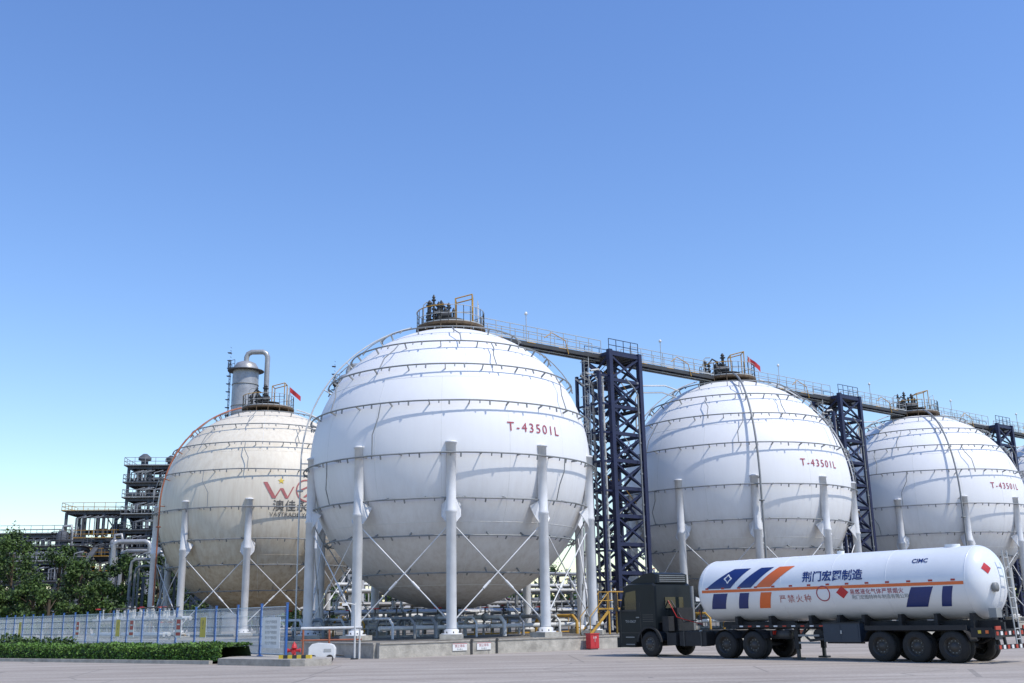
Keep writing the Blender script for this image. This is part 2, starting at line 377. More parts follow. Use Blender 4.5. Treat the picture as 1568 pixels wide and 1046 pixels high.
mb.add(vs,[(2*i,2*i+1,(2*i+3)%(2*n),(2*i+2)%(2*n)) for i in range(n)],'logo')
sstroke([(0.35,0.45),(-0.45,0.05)],0.3,'logo',5.8,35.5); sstroke([(-0.45,0.0),(0.45,0.0)],0.3,'logo',5.8,35.5); sstroke([(0.45,0.0),(-0.2,-0.55)],0.25,'logo',5.8,35.5)
mb.build('emblem',e0)

# ------------------------------------------------------------------ walkways and stair towers
WZ=CZ+RS+0.22
def tower(c,seed):
    e=empty('steel_stair_tower',(c.x,c.y,0),GZ)
    mb=MB(); w,d=3.1,2.8; top=WZ; z0=PADZ; nl=10; H=(top-z0)/nl
    cor=[(-w/2,-d/2),(w/2,-d/2),(w/2,d/2),(-w/2,d/2)]
    for x,y in cor: mb.box((x,y,(z0+top)/2+0.15),(0.34,0.34,top-z0+0.3),'navy')
    for l in range(nl+1):
        z=z0+l*H
        for i in range(4):
            a,b=cor[i],cor[(i+1)%4]; mb.beam((*a,z),(*b,z),0.18,0.26,'navy')
            if l<nl:
                mb.beam((*a,z+0.1),(*b,z+H-0.1),0.14,0.14,'navy'); mb.beam((a[0]*0.97,a[1]*0.97,z+H-0.1),(b[0]*0.97,b[1]*0.97,z+0.1),0.14,0.14,'navy')
    mb.box((0,0,top+0.02),(w-0.1,d-0.1,0.06),'grate')
    mb.build('lattice_frame',e)
    mb=MB()
    for l in range(nl):
        z=z0+l*H; s_=1 if l%2 else -1; y=0.55*s_
        a=Vector((-1.05*s_,y,z)); b=Vector((1.05*s_,y,z+H))
        for yy in(-0.38,0.38):
            mb.beam(a+Vector((0,yy,0)),b+Vector((0,yy,0)),0.06,0.24,'navy')
            mb.cyl(a+Vector((0,yy,1.0)),b+Vector((0,yy,1.0)),0.028,'yellow' if l%4==0 else 'rail',5)
        for i in range(9):
            p=a.lerp(b,(i+0.5)/9); mb.box(p,(0.26,0.74,0.04),'grate')
        mb.box((1.25*s_,0,z+H-0.03),(0.5,2.4,0.05),'grate')
    mb.build('stair_flights',e)
    mb=MB(); mb.rail([(-w/2,-d/2+0.05,top+0.15),(w/2,-d/2+0.05,top+0.15)],'navy' ,1.0,step=0.8,r=0.03)
    mb.rail([(-w/2,d/2-0.05,top+0.15),(w/2,d/2-0.05,top+0.15)],'navy',1.0)
    mb.build('landing_rails',e)
    mb=MB()
    for i,(x,y,r,k) in enumerate([(-2.0,-1.0,0.08,'pipew'),(-2.0,-0.5,0.06,'pipew'),(-2.0,0.1,0.10,'bgl'),(-2.0,0.7,0.06,'pipew'),(0.9,-1.75,0.06,'pipe')]):
        mb.tube([(x-1.2,y,top-1.5-i*0.1),(x-0.4,y,top-1.3-i*0.3),(x,y,top-1.8-i*0.3),(x,y,z0+0.1)],r,k,8)
        for q in range(8): mb.cyl((x,y,z0+2+q*2.3),(x,y,z0+2.12+q*2.3),r*1.7,k,8)
    for q in range(9): 
        z=z0+1.3+q*2.15; mb.beam((-2.6,-1.3,z),(-1.5,-1.3,z),0.12,0.14,'navy'); mb.beam((-2.6,-1.3,z),(-2.6,1.2,z),0.1,0.14,'navy'); mb.beam((-2.6,-1.3,z),(-2.6,1.2,z+2.1),0.09,0.09,'navy')
    mb.box((-2.6,-1.3,(z0+top-1.5)/2),(0.2,0.2,top-1.5-z0),'navy'); mb.box((-2.6,1.2,(z0+top-1.5)/2),(0.2,0.2,top-1.5-z0),'navy')
    for yy in(-0.25,0.25): mb.beam((-2.85,yy-0.2,z0),(-2.85,yy-0.2,top),0.05,0.05,'rail')
    for q in range(int((top-z0)/0.3)): mb.cyl((-2.85,-0.45,z0+q*0.3),(-2.85,0.05,z0+q*0.3),0.02,'rail',4)
    for q in range(20):
        z=z0+2.5+q*0.9
        if z<top: mb.tube([(-2.85,-0.45,z),(-3.2,-0.5,z),(-3.4,-0.2,z),(-3.2,0.1,z),(-2.85,0.05,z)],0.02,'rail',4)
    for y,dz in((-0.9,0),(-0.6,-0.5)):
        mb.tube([(w/2+0.2,y,top-5+dz),(w/2+0.25,y,top-2.6+dz),(w/2+0.6,y,top-2.0+dz),(w/2+3.5,y+0.2,top-1.6+dz),(w/2+5.5,y+0.6,top-1.7+dz)],0.06,'pipew',8)
    mb.build('service_pipes',e)
    return e
TW=[S[0].lerp(S[1],0.5)+D*0.8,S[1].lerp(S[2],0.5)+D*1.1,S[2].lerp(S[3],0.5)+D*1.0]
for i,t in enumerate(TW): tower(t,i)
def walkway(a,b,seed):
    a=Vector((a.x,a.y,0));b=Vector((b.x,b.y,0)); L=(b-a).length; d=(b-a).normalized()
    e=empty('elevated_walkway',(a.x,a.y,WZ),math.atan2(d.y,d.x)); mb=MB()
    mb.box((L/2,0,0.0),(L,0.95,0.05),'grate')
    for y in(-0.5,0.5): mb.box((L/2,y,-0.13),(L,0.08,0.28),'dark' )
    for i in range(int(L/1.5)): mb.box((0.7+i*1.5,0,-0.2),(0.1,0.95,0.16),'navy')
    for i in range(int(L/3)): mb.box((1.4+i*3,-0.556,-0.02),(0.8,0.02,0.05),'yellow')
    for y in(-0.25,0.2): mb.cyl((0,y,-0.38),(L,y,-0.38),0.05,'pipe',8)
    mb.build('deck',e)
    mb=MB()
    for y in(-0.5,0.5): mb.rail([(0,y,0.05),(L,y,0.05)],'rail',1.1,step=1.25)
    x=L*0.35; mb.cyl((x,-0.55,0),(x,-0.55,2.0),0.03,'rail',5); mb.lathe([(0,0.02),(0,0.12),(0.14,0.1),(0.22,0.02)],(x,-0.55,2.0),'z','white',8)
    x=L*0.7; mb.tube([(x,-0.6,-0.4),(x-0.3,-0.6,0.6),(x-1.6,-0.6,1.0),(x-2.3,-0.6,0.5)],0.035,'yellow',5)
    mb.build('handrails',e)
for i in range(3):
    walkway(S[i]+D*2.3,TW[i]-D*1.55,i); walkway(TW[i]+D*1.55,S[i+1]-D*2.3,i+9)

# ------------------------------------------------------------------ ground, pad, walls
mb=MB(); mb.add([(-3000,-600,0),(3000,-600,0),(3000,4000,0),(-3000,4000,0)],[(0,1,2,3)],'ground'); mb.build('ground')
C0=Vector((-6.4,49.8,0))
p=[C0+D*0.2+B*0.2,C0+D*140+B*0.2,C0+D*140+B*95,C0+D*0.2+B*95]
mb=MB(); mb.add([(q.x,q.y,PADZ-0.06) for q in p]+[(q.x,q.y,-0.1) for q in p],[(0,1,2,3),(0,4,5,1),(1,5,6,2),(2,6,7,3),(3,7,4,0)],'pad'); mb.build('tank_farm_ground')
WALLH=0.68
def wall(a,b,name):
    mb=MB(); d=(b-a).normalized(); L=(b-a).length; n=int(L/6)
    for i in range(n):
        p,q=a+d*(i*L/n+0.012),a+d*((i+1)*L/n-0.012)
        mb.beam(p+Vector((0,0,WALLH/2-0.03)),q+Vector((0,0,WALLH/2-0.03)),0.24,WALLH-0.06,'conc'); mb.beam(p+Vector((0,0,WALLH-0.026)),q+Vector((0,0,WALLH-0.026)),0.32,0.07,'conc2')
    return mb.build(name)
wall(C0,C0+D*138,'containment_wall'); wall(C0+B*0.15,C0+B*93,'containment_wall')
def wp(t,n,z): q=C0+D*t-B*n; return (q.x,q.y,z)
for t in(4.5,5.95):
    e=empty('warning_sign',wp(t,0.15,0.38),GZ); mb=MB()
    mb.box((0,0,0),(0.85,0.02,0.34),'white'); mb.box((0,-0.013,0.15),(0.85,0.006,0.02),'red')
    vs,fs=text_mesh('\u7981\u6b62\u505c\u8f66',0.15,0.0); mb.add([(v.x,-0.014,v.y+0.03) for v in vs],fs,'redlbl')
    vs,fs=text_mesh('\u9632\u706b\u5824 01',0.08,0.0); mb.add([(v.x,-0.014,v.y-0.11) for v in vs],fs,'black')
    mb.build('panel',e)
for t in(5.2,6.75):
    mb=MB(); mb.box((0,0,0),(0.10,0.05,0.72),'dark'); mb.box((0,-0.03,0.3),(0.16,0.03,0.06),'dark'); o=mb.build('wall_bollard',None,wp(t,0.16,0.37)); o.rotation_euler=(0,0,GZ)
e=empty('fire_extinguisher_cabinet',wp(12.8,0.55,0),GZ); mb=MB()
mb.box((0,0,0.42),(0.62,0.34,0.72),'red'); mb.box((0,0,0.80),(0.68,0.4,0.05),'red'); mb.box((-0.16,-0.176,0.43),(0.27,0.012,0.6),'red'); mb.box((0.16,-0.176,0.43),(0.27,0.012,0.6),'red')
mb.box((0,-0.19,0.46),(0.03,0.02,0.14),'rail'); mb.box((0,0,0.03),(0.5,0.3,0.06),'dark')
vs,fs=text_mesh('119',0.16,0.004); mb.add([(v.x,-0.186,v.y+0.6) for v in vs],fs,'white'); mb.build('body',e)

# ------------------------------------------------------------------ fence with plinth
F0=Vector((-9.8,46,0)); FL=110
mb=MB()
q=[Vector((-8.0,43.3,0)),Vector((-7.5,43.9,0)),Vector((-7.7,45.2,0)),F0+B*3+D*1.0,F0+B*FL+D*1.0,F0+B*FL-D*0.5,F0+B*4-D*0.5,Vector((-12.6,45.8,0)),Vector((-9.0,43.1,0)),Vector((-8.4,43.05,0))]
n=len(q); mb.add([(v.x,v.y,0.26) for v in q]+[(v.x,v.y,-0.02) for v in q],[tuple(range(n))]+[(i,n+i,n+(i+1)%n,(i+1)%n) for i in range(n)],'conc2')
mb.build('fence_plinth_pavement')
PZ=0.26
e=empty('wire_mesh_fence',(F0.x,F0.y,PZ),math.atan2(B.y,B.x)); mb=MB(); mw=MB()
SP=2.5; NP=40
for i in range(NP+1):
    x=i*SP; mb.box((x,0,1.1),(0.085,0.085,2.2),'blue'); mb.box((x,0,2.22),(0.11,0.11,0.04),'blue'); mb.box((x,0,0.02),(0.2,0.2,0.04),'blue')
    if i<NP:
        for z in(0.12,2.08): mw.box((x+SP/2,0,z),(SP-0.1,0.03,0.03),'wire')
        for z in(0.5,0.9,1.3,1.7): mw.box((x+SP/2,0.0,z),(SP-0.1,0.012,0.014),'wire')
        for j in range(30):
            xx=x+0.08+j*(SP-0.16)/29; mw.box((xx,0.012,1.1),(0.008,0.008,1.96),'wire')
mb.build('posts',e); mw.build('mesh_panels',e)
def fsign(x,w,h,z,kind):
    e=empty('safety_sign',(F0.x+B.x*x-D.x*0.08,F0.y+B.y*x-D.y*0.08,PZ+z),math.atan2(-B.y,-B.x)); mb=MB()
    mb.box((0,0,0),(w,0.02,h),'white'); 
    if kind=='y': mb.box((0,-0.013,0.0),(w*0.92,0.006,h*0.94),'syel'); vs,fs=text_mesh('!',h*0.6,0.01); mb.add([(v.x,-0.019,v.y+h*0.1) for v in vs],fs,'black')
    elif kind=='r': mb.box((0,-0.013,h*0.15),(w*0.7,0.006,h*0.5),'red'); mb.box((0,-0.013,-h*0.32),(w*0.8,0.006,h*0.16),'red'); mb.box((0,-0.018,h*0.15),(w*0.5,0.004,h*0.08),'white')
    else:
        for r in range(5):
            vs,fs=text_mesh('\u5b89\u5168\u751f\u4ea7\u987b\u77e5\u5371\u9669',h*0.11,0.0); mb.add([(v.x,-0.013,v.y+h*0.34-r*h*0.17) for v in vs],fs,'pipe')
    mb.build('board',e)
fsign(1.3,1.7,1.3,1.0,'w')
for x,k in((8.8,'y'),(12.0,'r'),(19,'r'),(21.3,'y'),(29,'r'),(43,'y'),(50,'r')): fsign(x,0.75,1.0,1.25,k)

H0=Vector((-12.9,47.0,0)); HD=(Vector((-26.6,56.2,0))-H0).normalized(); HN=Vector((HD.y,-HD.x,0)) 
if HN.y<0: HN=-HN
mb=MB(); g=[H0-HN*0.3,H0+HD*95-HN*0.3,F0+B*100-D*0.5,F0+B*4-D*0.5]
mb.add([(v.x,v.y,0.12) for v in g],[(0,1,2,3)],'grass'); mb.build('grass_verge')
mb=MB(); mb.beam(H0-HN*0.42+Vector((0,0,0.07)),H0+HD*95-HN*0.42+Vector((0,0,0.07)),0.2,0.16,'conc'); mb.build('verge_kerb')
def leafq(mb,p,s,k,rnd):
    a=Vector((rnd.gauss(0,1),rnd.gauss(0,1),rnd.gauss(0,1))).normalized(); b=a.orthogonal().normalized(); c=a.cross(b)
    th=rnd.uniform(0,6.28); u=b*math.cos(th)+c*math.sin(th); w=a.cross(u)
    mb.add([p-u*s,p+w*s*0.55,p+u*s,p-w*s*0.55],[(0,1,2,3)],k)
rnd=random.Random(5); mb=MB(); L=60; W=1.9
hh=lambda x,y:0.64+0.05*math.sin(x*0.9)+0.04*math.sin(x*2.7+y)
nx=60
vs=[];fs=[]
for i in range(nx+1):
    x=i*L/nx; h=hh(x,0)-0.06
    for (yy,zz) in((0.1,0),(0.06,h*0.6),(0.2,h),(W-0.2,h),(W,0)):
        pt=H0+HD*x+HN*yy; vs.append((pt.x,pt.y,zz+0.1))
for i in range(nx):
    for j in range(4): a=i*5+j; fs.append((a,a+1,a+6,a+5))
mb.add(vs,fs,'hedged')
for i in range(30000):
    x=L*rnd.random()**1.3; 
    if rnd.random()<0.5: y=rnd.uniform(0,W); z=hh(x,y)+rnd.gauss(0,0.035)
    else: y=rnd.gauss(0.06,0.05); z=rnd.uniform(0.02,hh(x,0))
    pt=H0+HD*x+HN*y; leafq(mb,Vector((pt.x,pt.y,z+0.1)),rnd.uniform(0.04,0.085),'hedge' if rnd.random()<0.8 else 'leafd',rnd)
mb.build('trimmed_hedge')
def bush(x,y,r,h,seed):
    rnd=random.Random(seed); mb=MB()
    for i in range(5): a=rnd.uniform(0,6.28); mb.cyl((0,0,0.1),(r*0.5*math.cos(a),r*0.5*math.sin(a),h*0.6),0.03,'bark',5,0.01)
    for i in range(1800):
        a=rnd.uniform(0,6.28); t=rnd.random()**0.4; el=rnd.uniform(0,1); 
        p=Vector((r*t*math.cos(a)*math.sqrt(1-el*el*0.8),r*t*math.sin(a)*math.sqrt(1-el*el*0.8),0.15+h*el*t)); leafq(mb,p,rnd.uniform(0.06,0.12),'leafl' if rnd.random()<0.5 else 'leafd',rnd)
    mb.build('round_shrub',None,(x,y,0))
for i,(x,y) in enumerate([(-27.2,60),(-29.5,62.5),(-32,64),(-24.8,58.6)]): bush(x,y,1.1+0.2*(i%2),1.0+0.2*(i%3),i)

# ------------------------------------------------------------------ trees
def tree(x,y,h,cr,seed,nc=30,nl=150,base=0.0):
    rnd=random.Random(seed); mb=MB(); e=empty('poplar_tree' if seed%2 else 'broadleaf_tree',(x,y,base))
    th=h*0.45; lean=rnd.uniform(-0.3,0.3)
    mb.tube([(0,0,0),(lean*0.4,0,th*0.5),(lean,0.1,th),(lean*1.2,0,h*0.8)],0.13,'bark',7)
    mb.cyl((0,0,0),(lean*0.4,0,th*0.5),0.26,'bark',8,0.16)
    cl=[]
    for i in range(nc):
        a=rnd.uniform(0,6.28); t=rnd.uniform(0,1); z=h*(0.25+0.72*t); rr=cr*math.sin(math.pi*min(1,(0.18+0.80*t)))**0.7*rnd.uniform(0.35,1.05)
        cl.append(Vector((rr*math.cos(a)+lean,rr*math.sin(a),z)))
    for c in cl[:12]: mb.cyl((lean*0.8,0,min(c.z*0.75,h*0.6)),c,0.07,'bark',5,0.02)
    mb.build('trunk',e); mb=MB()
    for c in cl:
        s=rnd.uniform(0.08,0.17)*h*0.62; k0='leafl' if rnd.random()<0.5 else 'leafd'
        for i in range(nl):
            p=c+Vector((rnd.gauss(0,s*0.5),rnd.gauss(0,s*0.5),rnd.gauss(0,s*0.42)))
            if p.z<0.8: p.z=0.8+rnd.random()
            k=k0 if rnd.random()<0.75 else ('leafl' if k0=='leafd' else 'leafd')
            leafq(mb,p,rnd.uniform(0.10,0.20),k,rnd)
    mb.build('crown',e)
T=[(-58,112,9.0,3.2),(-53,108,10.0,3.2),(-49.0,104,10.6,3.0),(-45.2,106,9.6,2.8),(-42,103,8.0,2.8),(-39.2,106,8.4,2.8),(-36,108,8.2,2.8),(-47,96,5.4,2.4),(-40,92,4.8,2.4),(-54,98,6.0,2.6),(-33.5,116,8.5,3),(-63,118,10,3.5),(-43.5,97,6.0,2.6),(-50,94,5.0,2.6),(-36.5,94,5.4,2.4),(-34,90,3.6,1.9)]
for i,(x,y,h,r) in enumerate(T): tree(x,y,h,r,i+1)
for i,(x,y,h) in enumerate([(-24,136,8),(-17,140,9),(-9,142,8),(-2,146,8),(6,150,9),(14,156,8),(-31,138,8)]): tree(x,y,h,3.4,i+40,22,90)
rnd=random.Random(99); mb=MB()
for i in range(900):
    x=rnd.uniform(-240,260); y=260+rnd.uniform(0,40)+abs(x)*0.1; h=rnd.uniform(5,10)
    for j in range(26): leafq(mb,Vector((x+rnd.gauss(0,1.6),y+rnd.gauss(0,1.6),rnd.uniform(0.5,h))),rnd.uniform(0.8,1.4),'leafd' if rnd.random()<0.6 else 'leafl',rnd)
mb.build('distant_treeline')

# ------------------------------------------------------------------ process plant in the background
def frame_struct(x,y,w,d,levels,bays,seed,name='process_structure',rz=0.1,dens=1.0,railc=None):
    rnd=random.Random(seed); e=empty(name,(x,y,0),rz); mb=MB()
    xs=[-w/2+w*i/bays for i in range(bays+1)]; top=levels[-1]
    for xx in xs:
        for yy in(-d/2,d/2): mb.box((xx,yy,top/2),(0.35,0.35,top),'bg')
    z0=0
    for z in levels:
        for yy in(-d/2,d/2): mb.box((0,yy,z),(w,0.2,0.4),'bg')
        for xx in xs: mb.box((xx,0,z),(0.2,d,0.35),'bg')
        mb.box((0,0,z+0.23),(w+1.2,d+1.2,0.06),'grate')
        hw,hd=w/2+0.55,d/2+0.55
        mb.rail([(-hw,-hd,z+0.25),(hw,-hd,z+0.25),(hw,hd,z+0.25),(-hw,hd,z+0.25)],railc or ('bgl' if rnd.random()<0.4 else 'bg'),1.1,True,1.5,0.04)
        b=rnd.randrange(bays); mb.beam((xs[b],-d/2,z0),(xs[b+1],-d/2,z),0.15,0.15,'bg'); mb.beam((xs[b+1],-d/2,z0),(xs[b],-d/2,z),0.15,0.15,'bg'); z0=z
    mb.build('steel_frame',e); mb=MB()
    zz=[0]+list(levels)
    for i in range(len(zz)-1):
        gap=zz[i+1]-zz[i]
        for j in range(int(bays*4*dens)):
            xx=rnd.uniform(-w/2+0.4,w/2-0.4); yy=rnd.uniform(-d/2,d/2); r=rnd.uniform(0.1,0.5); k=rnd.choice(('bg','bgl','dark','bg','pipe'))
            if rnd.random()<0.5: mb.cyl((xx,yy,zz[i]+0.3),(xx,yy,zz[i]+gap*rnd.uniform(0.5,1)),r,k,12)
            else:
                L=rnd.uniform(1.2,3); mb.cyl((xx-L/2,yy,zz[i]+gap*0.35),(xx+L/2,yy,zz[i]+gap*0.35),min(r*0.9,gap*0.3),k,12)
            mb.tube([(xx,-d/2-0.5,zz[i]+0.5),(xx,-d/2-0.5,zz[i+1]-0.8),(xx+1.2,-d/2-0.5,zz[i+1]-0.5)],0.09,k,6)
        if i%2: mb.beam((w/2+0.9,-d/2,zz[i]+0.2),(w/2+0.9,d/2,zz[i+1]+0.2),0.7,0.15,'bg')
        else: mb.beam((w/2+0.9,d/2,zz[i]+0.2),(w/2+0.9,-d/2,zz[i+1]+0.2),0.7,0.15,'bg')
    mb.build('equipment',e); return e
frame_struct(-51.6,150,6.0,6,[6,9,11.5,14,16.2,18.5,20.6,23],2,3,dens=1.6)
frame_struct(-46.0,156,3.5,5,[6,9,12,15,17.5,20,22.8],1,4,dens=2)
frame_struct(-59,150,7.6,6,[5,8,10.5,13,16.8],3,5,dens=1.4,railc='yellow')
frame_struct(-70,150,13,6,[5,7.5,10,13.8],5,6,dens=1.5,railc='bgl')
frame_struct(-84.5,152,12,6,[5,8,11.2],5,8,dens=1.5)
frame_struct(-66,142,16,4,[4,7,9.6,11.6],6,18,dens=1.3)
frame_struct(-40.5,150,6,5,[5,9,13,16],2,12,dens=1.5)
for i,(x,y,h,r) in enumerate([(-62.5,146,14.5,0.8),(-54.5,144,13.0,0.6),(-75,146,13,1.1),(-47.5,146,15,0.6),(-42.5,143,14,1.0)]):
    e=empty('process_drum',(x,y,0)); mb=MB(); mb.lathe([(0,r),(h-r,r),(h-0.5*r,r*0.8),(h-0.2*r,r*0.4),(h-0.15*r,0.01)],(0,0,0),'z','bgl' if i%2 else 'bg',20)
    mb.lathe([(h-r-0.8,r),(h-r-0.8,r+0.7),(h-r-0.72,r+0.7),(h-r-0.72,r)],(0,0,0),'z','grate',16,False); mb.rail([((r+0.65)*math.cos(t*0.5),(r+0.65)*math.sin(t*0.5),h-r-0.72) for t in range(13)],'bg',1.1,False,0.8,0.04)
    mb.tube([(0,0,h-0.3*r),(0,0,h+0.4),(r+0.3,0,h+0.5),(r+0.5,0,h-0.4),(r+0.5,0,1)],0.2,'bgl',8); mb.build('vessel',e)
e=empty('duct_run',(0,0,0)); mb=MB()
for i,(x0,x1,z,r) in enumerate([(-50,-45.5,11.6,0.30),(-49.3,-44.2,10.5,0.24),(-48.5,-46,9.6,0.2)]):
    y=132+i*0.9; mb.tube([(x0,y,1),(x0,y,z-0.6),(x0+0.15,y,z-0.2),(x0+0.6,y,z),(x1-0.6,y,z),(x1-0.15,y,z-0.2),(x1,y,z-0.6),(x1,y,1)],r,'bgl',12)
for x in(-50.6,-47,-43.4):
    mb.box((x,131,4.3),(0.22,0.22,8.6),'bg'); mb.box((x,135,4.3),(0.22,0.22,8.6),'bg'); mb.box((x,133,8.6),(0.22,4.2,0.3),'bg')
mb.build('ducts',e)
e=empty('riser_pipe_group',(-34.2,101,0)); mb=MB()
for i,(x,h,r) in enumerate([(0,7.6,0.14),(0.7,7.0,0.12),(1.3,8.2,0.10)]):
    mb.tube([(x,0,0),(x,0,h-0.5),(x-0.1,0,h-0.12),(x-0.5,0,h),(x-1.8-i*0.4,0.4*i,h),(x-2.2-i*0.4,0.4*i,h-0.2),(x-2.3-i*0.4,0.4*i,h-0.8),(x-2.3-i*0.4,0.4*i,0)],r,'pipe',10)
mb.box((-1.2,0.5,3.0),(0.2,0.2,6.0),'bg'); mb.box((1.8,0.5,3.0),(0.2,0.2,6.0),'bg')
mb.box((0.3,0.5,5.9),(3.4,0.16,0.2),'bg'); mb.build('pipes',e)
e=empty('vent_stack',(-53.3,150,23.2)); mb=MB(); mb.cyl((0,0,0),(0,0,1.4),0.5,'bg',14); mb.lathe([(1.3,0.9),(1.7,0.9),(2.2,0.3),(2.2,0.01)],(0,0,0),'z','bg',14); mb.cyl((3.8,0,0),(3.8,0,1.0),0.5,'bg',14); mb.lathe([(1.0,0.8),(1.4,0.8),(1.9,0.2),(1.9,0.01)],(3.8,0,0),'z','dark',14); mb.build('cowls',e)
def column_vessel(x,y,h,r,seed):
    e=empty('distillation_column',(x,y,0)); mb=MB()
    mb.lathe([(0,r),(h-1.2*r,r),(h-0.8*r,r*0.93),(h-0.5*r,r*0.75),(h-0.35*r,r*0.4),(h-0.3*r,0.01)],(0,0,0),'z','bgl',28)
    for z in range(3,int(h-2),3): mb.lathe([(z,r+0.01),(z,r+0.07),(z+0.12,r+0.07),(z+0.12,r+0.01)],(0,0,0),'z','pipe',28)
    mb.build('vessel',e); mb=MB()
    mb.tube([(0,0,h-0.5*r),(0,0,h+0.0),(0.2,0,h+0.5),(0.7,0,h+0.75),(r+0.5,0,h+0.75),(r+0.95,0,h+0.5),(r+1.15,0,h+0.0),(r+1.15,0,h-3),(r+1.15,0,2)],0.36,'bgl',12); mb.build('overhead_line',e)
    mb=MB()
    for z in(h-2.0,h-9):
        mb.lathe([(z,r),(z,r+0.7),(z+0.08,r+0.7),(z+0.08,r)],(0,0,0),'z','grate',20,False)
        mb.rail([((r+0.68)*math.cos(t*0.39),(r+0.68)*math.sin(t*0.39),z+0.08) for t in range(7,12)],'bg',1.1,False,0.8,0.04)
    for yy in(-0.3,0.3): mb.beam((-r-0.45,yy,2),(-r-0.45,yy,h-0.5),0.07,0.07,'bg')
    for q in range(int(h/0.45)): mb.beam((-r-0.45,-0.3,2+q*0.45),(-r-0.45,0.3,2+q*0.45),0.04,0.04,'bg')
    for q in range(int(h/1.1)): mb.box((-r-0.6,0,2.5+q*1.1),(0.5,0.6,0.06),'bg')
    mb.build('platforms',e)
column_vessel(-36.7,140,37.0,1.75,1); column_vessel(-22.6,140,34.8,1.4,2)
def pipe_rack(a,b,levels,seed,h=1.0,name='pipe_rack'):
    rnd=random.Random(seed); a=Vector(a);b=Vector(b); L=(b-a).length; d=(b-a).normalized(); e=empty(name,a,math.atan2(d.y,d.x)); mb=MB(); x=1.0
    W=2.4
    while x<L:
        for y in(-W/2,W/2): mb.box((x,y,levels[-1]/2),(0.2,0.2,levels[-1]),'bg' if h>2 else 'pipe')
        for z in levels: mb.box((x,0,z-0.08),(0.16,W+0.3,0.16),'pipe')
        x+=3.0 if h<2 else 5.0
    for z in levels:
        y=-W/2+0.15
        while y<W/2:
            r=rnd.uniform(0.06,0.17); mb.cyl((0,y,z+r),(L,y,z+r),r,rnd.choice(('pipew','pipew','bgl','pipe','pipew','pipew','bgl','yellow')),8); 
            if rnd.random()<0.7:
                for q in range(7):
                    xx=rnd.uniform(0.5,L-1); mb.cyl((xx,y,z+r),(xx,y,z+r+rnd.uniform(0.4,1.0)),r*0.6,'pipew',6); mb.cyl((xx-0.05,y,z+r),(xx+0.05,y,z+r),r*1.7,'pipe',10); mb.lathe([(0,0.18),(0.04,0.2),(0.08,0.18)],(xx,y,z+r+0.8),'z','red' if rnd.random()<0.2 else 'dark',10)
            y+=r*2+0.14
    mb.build('pipes',e)
pipe_rack((-14.5,74,PADZ),(12,92,PADZ),[0.7,1.5],1)
pipe_rack((-14,86,PADZ),(16,106,PADZ),[1.2,2.2,3.2],2)
pipe_rack((-30,104,PADZ),(30,152,PADZ),[2.2,4.6,6.0],3,3)
pipe_rack((10.5,84,PADZ),(60,124,PADZ),[0.8,1.8],4)
pipe_rack((-32,84,0),(-24.5,78,0),[0.8,1.9],5)
def manifold(c,seed,n=6):
    rnd=random.Random(seed); e=empty('valve_manifold',c,GZ); mb=MB()
    for i in range(n):
        x=-n*0.75+i*1.5; r=rnd.uniform(0.07,0.13); k=rnd.choice(('pipew','pipew','bgl','pipe','yellow'))
        mb.tube([(x,-2,0),(x,-2,0.8),(x,-1.6,1.15),(x,1.8,1.15),(x,2.2,0.8),(x,2.2,0)],r,k,8)
        mb.cyl((x,-0.1,1.15),(x,0.1,1.15),r*2,'pipe',12); mb.cyl((x,0,1.15),(x,0,1.75),0.05,'dark',6)
        mb.lathe([(1.72,0.24),(1.75,0.27),(1.78,0.24)],(x,0,0),'z','red' if i%3==0 else 'dark',12)
    mb.cyl((-n*0.8,-0.9,0.6),(n*0.8,-0.9,0.6),0.14,'pipew',10); mb.rail([(-n*0.8,2.6,0),(n*0.8,2.6,0)],'yellow' if seed==2 else 'rail',1.1)
    mb.build('piping',e)
manifold((-5.5,66.5,PADZ),1,5); manifold((1.5,71.5,PADZ),2,6); manifold((17,84,PADZ),3,7); manifold((-12.5,72,PADZ),4,4)
e=empty('yellow_access_stair',(6.6,68.2,PADZ),GZ); mb=MB()
for x in(-1.5,0,1.5):
    for y in(-0.45,0.45): mb.box((x,y,0.7),(0.09,0.09,1.4),'yellow')
mb.box((0,0,1.42),(3.1,1.0,0.07),'grate'); mb.rail([(-1.5,-0.47,1.45),(1.5,-0.47,1.45)],'yellow',1.1,step=0.75,r=0.03); mb.rail([(-1.5,0.47,1.45),(1.5,0.47,1.45)],'yellow',1.1,step=0.75,r=0.03)
for y in(-0.45,0.45):
    mb.beam((-1.5,y,1.4),(-3.1,y,0),0.05,0.16,'yellow'); mb.cyl((-1.5,y,2.5),(-3.1,y,1.05),0.03,'yellow',6); mb.cyl((-3.1,y,0),(-3.1,y,1.05),0.03,'yellow',6)
for i in range(6): mb.box((-1.65-i*0.27,0,1.25-i*0.235),(0.24,0.86,0.035),'grate')
mb.build('frame',e)
def shed(x,y,w,d,h,seed):
    e=empty('control_building',(x,y,0),0.3); mb=MB(); mb.box((0,0,h/2),(w,d,h),'white'); mb.box((0,0,h+0.15),(w+0.6,d+0.6,0.3),'bgl')
    n=int(w/3)
    for i in range(n): mb.box((-w/2+1.5+i*3,-d/2-0.01,h*0.58),(1.4,0.06,1.2),'glass'); mb.box((-w/2+1.5+i*3,-d/2-0.03,h*0.58-0.66),(1.6,0.12,0.08),'bgl')
    mb.box((w/2-1,-d/2-0.02,1.05),(1,0.08,2.1),'blue'); mb.build('walls_and_windows',e)
shed(-6,165,18,8,4.2,1); shed(22,185,22,8,5,1)

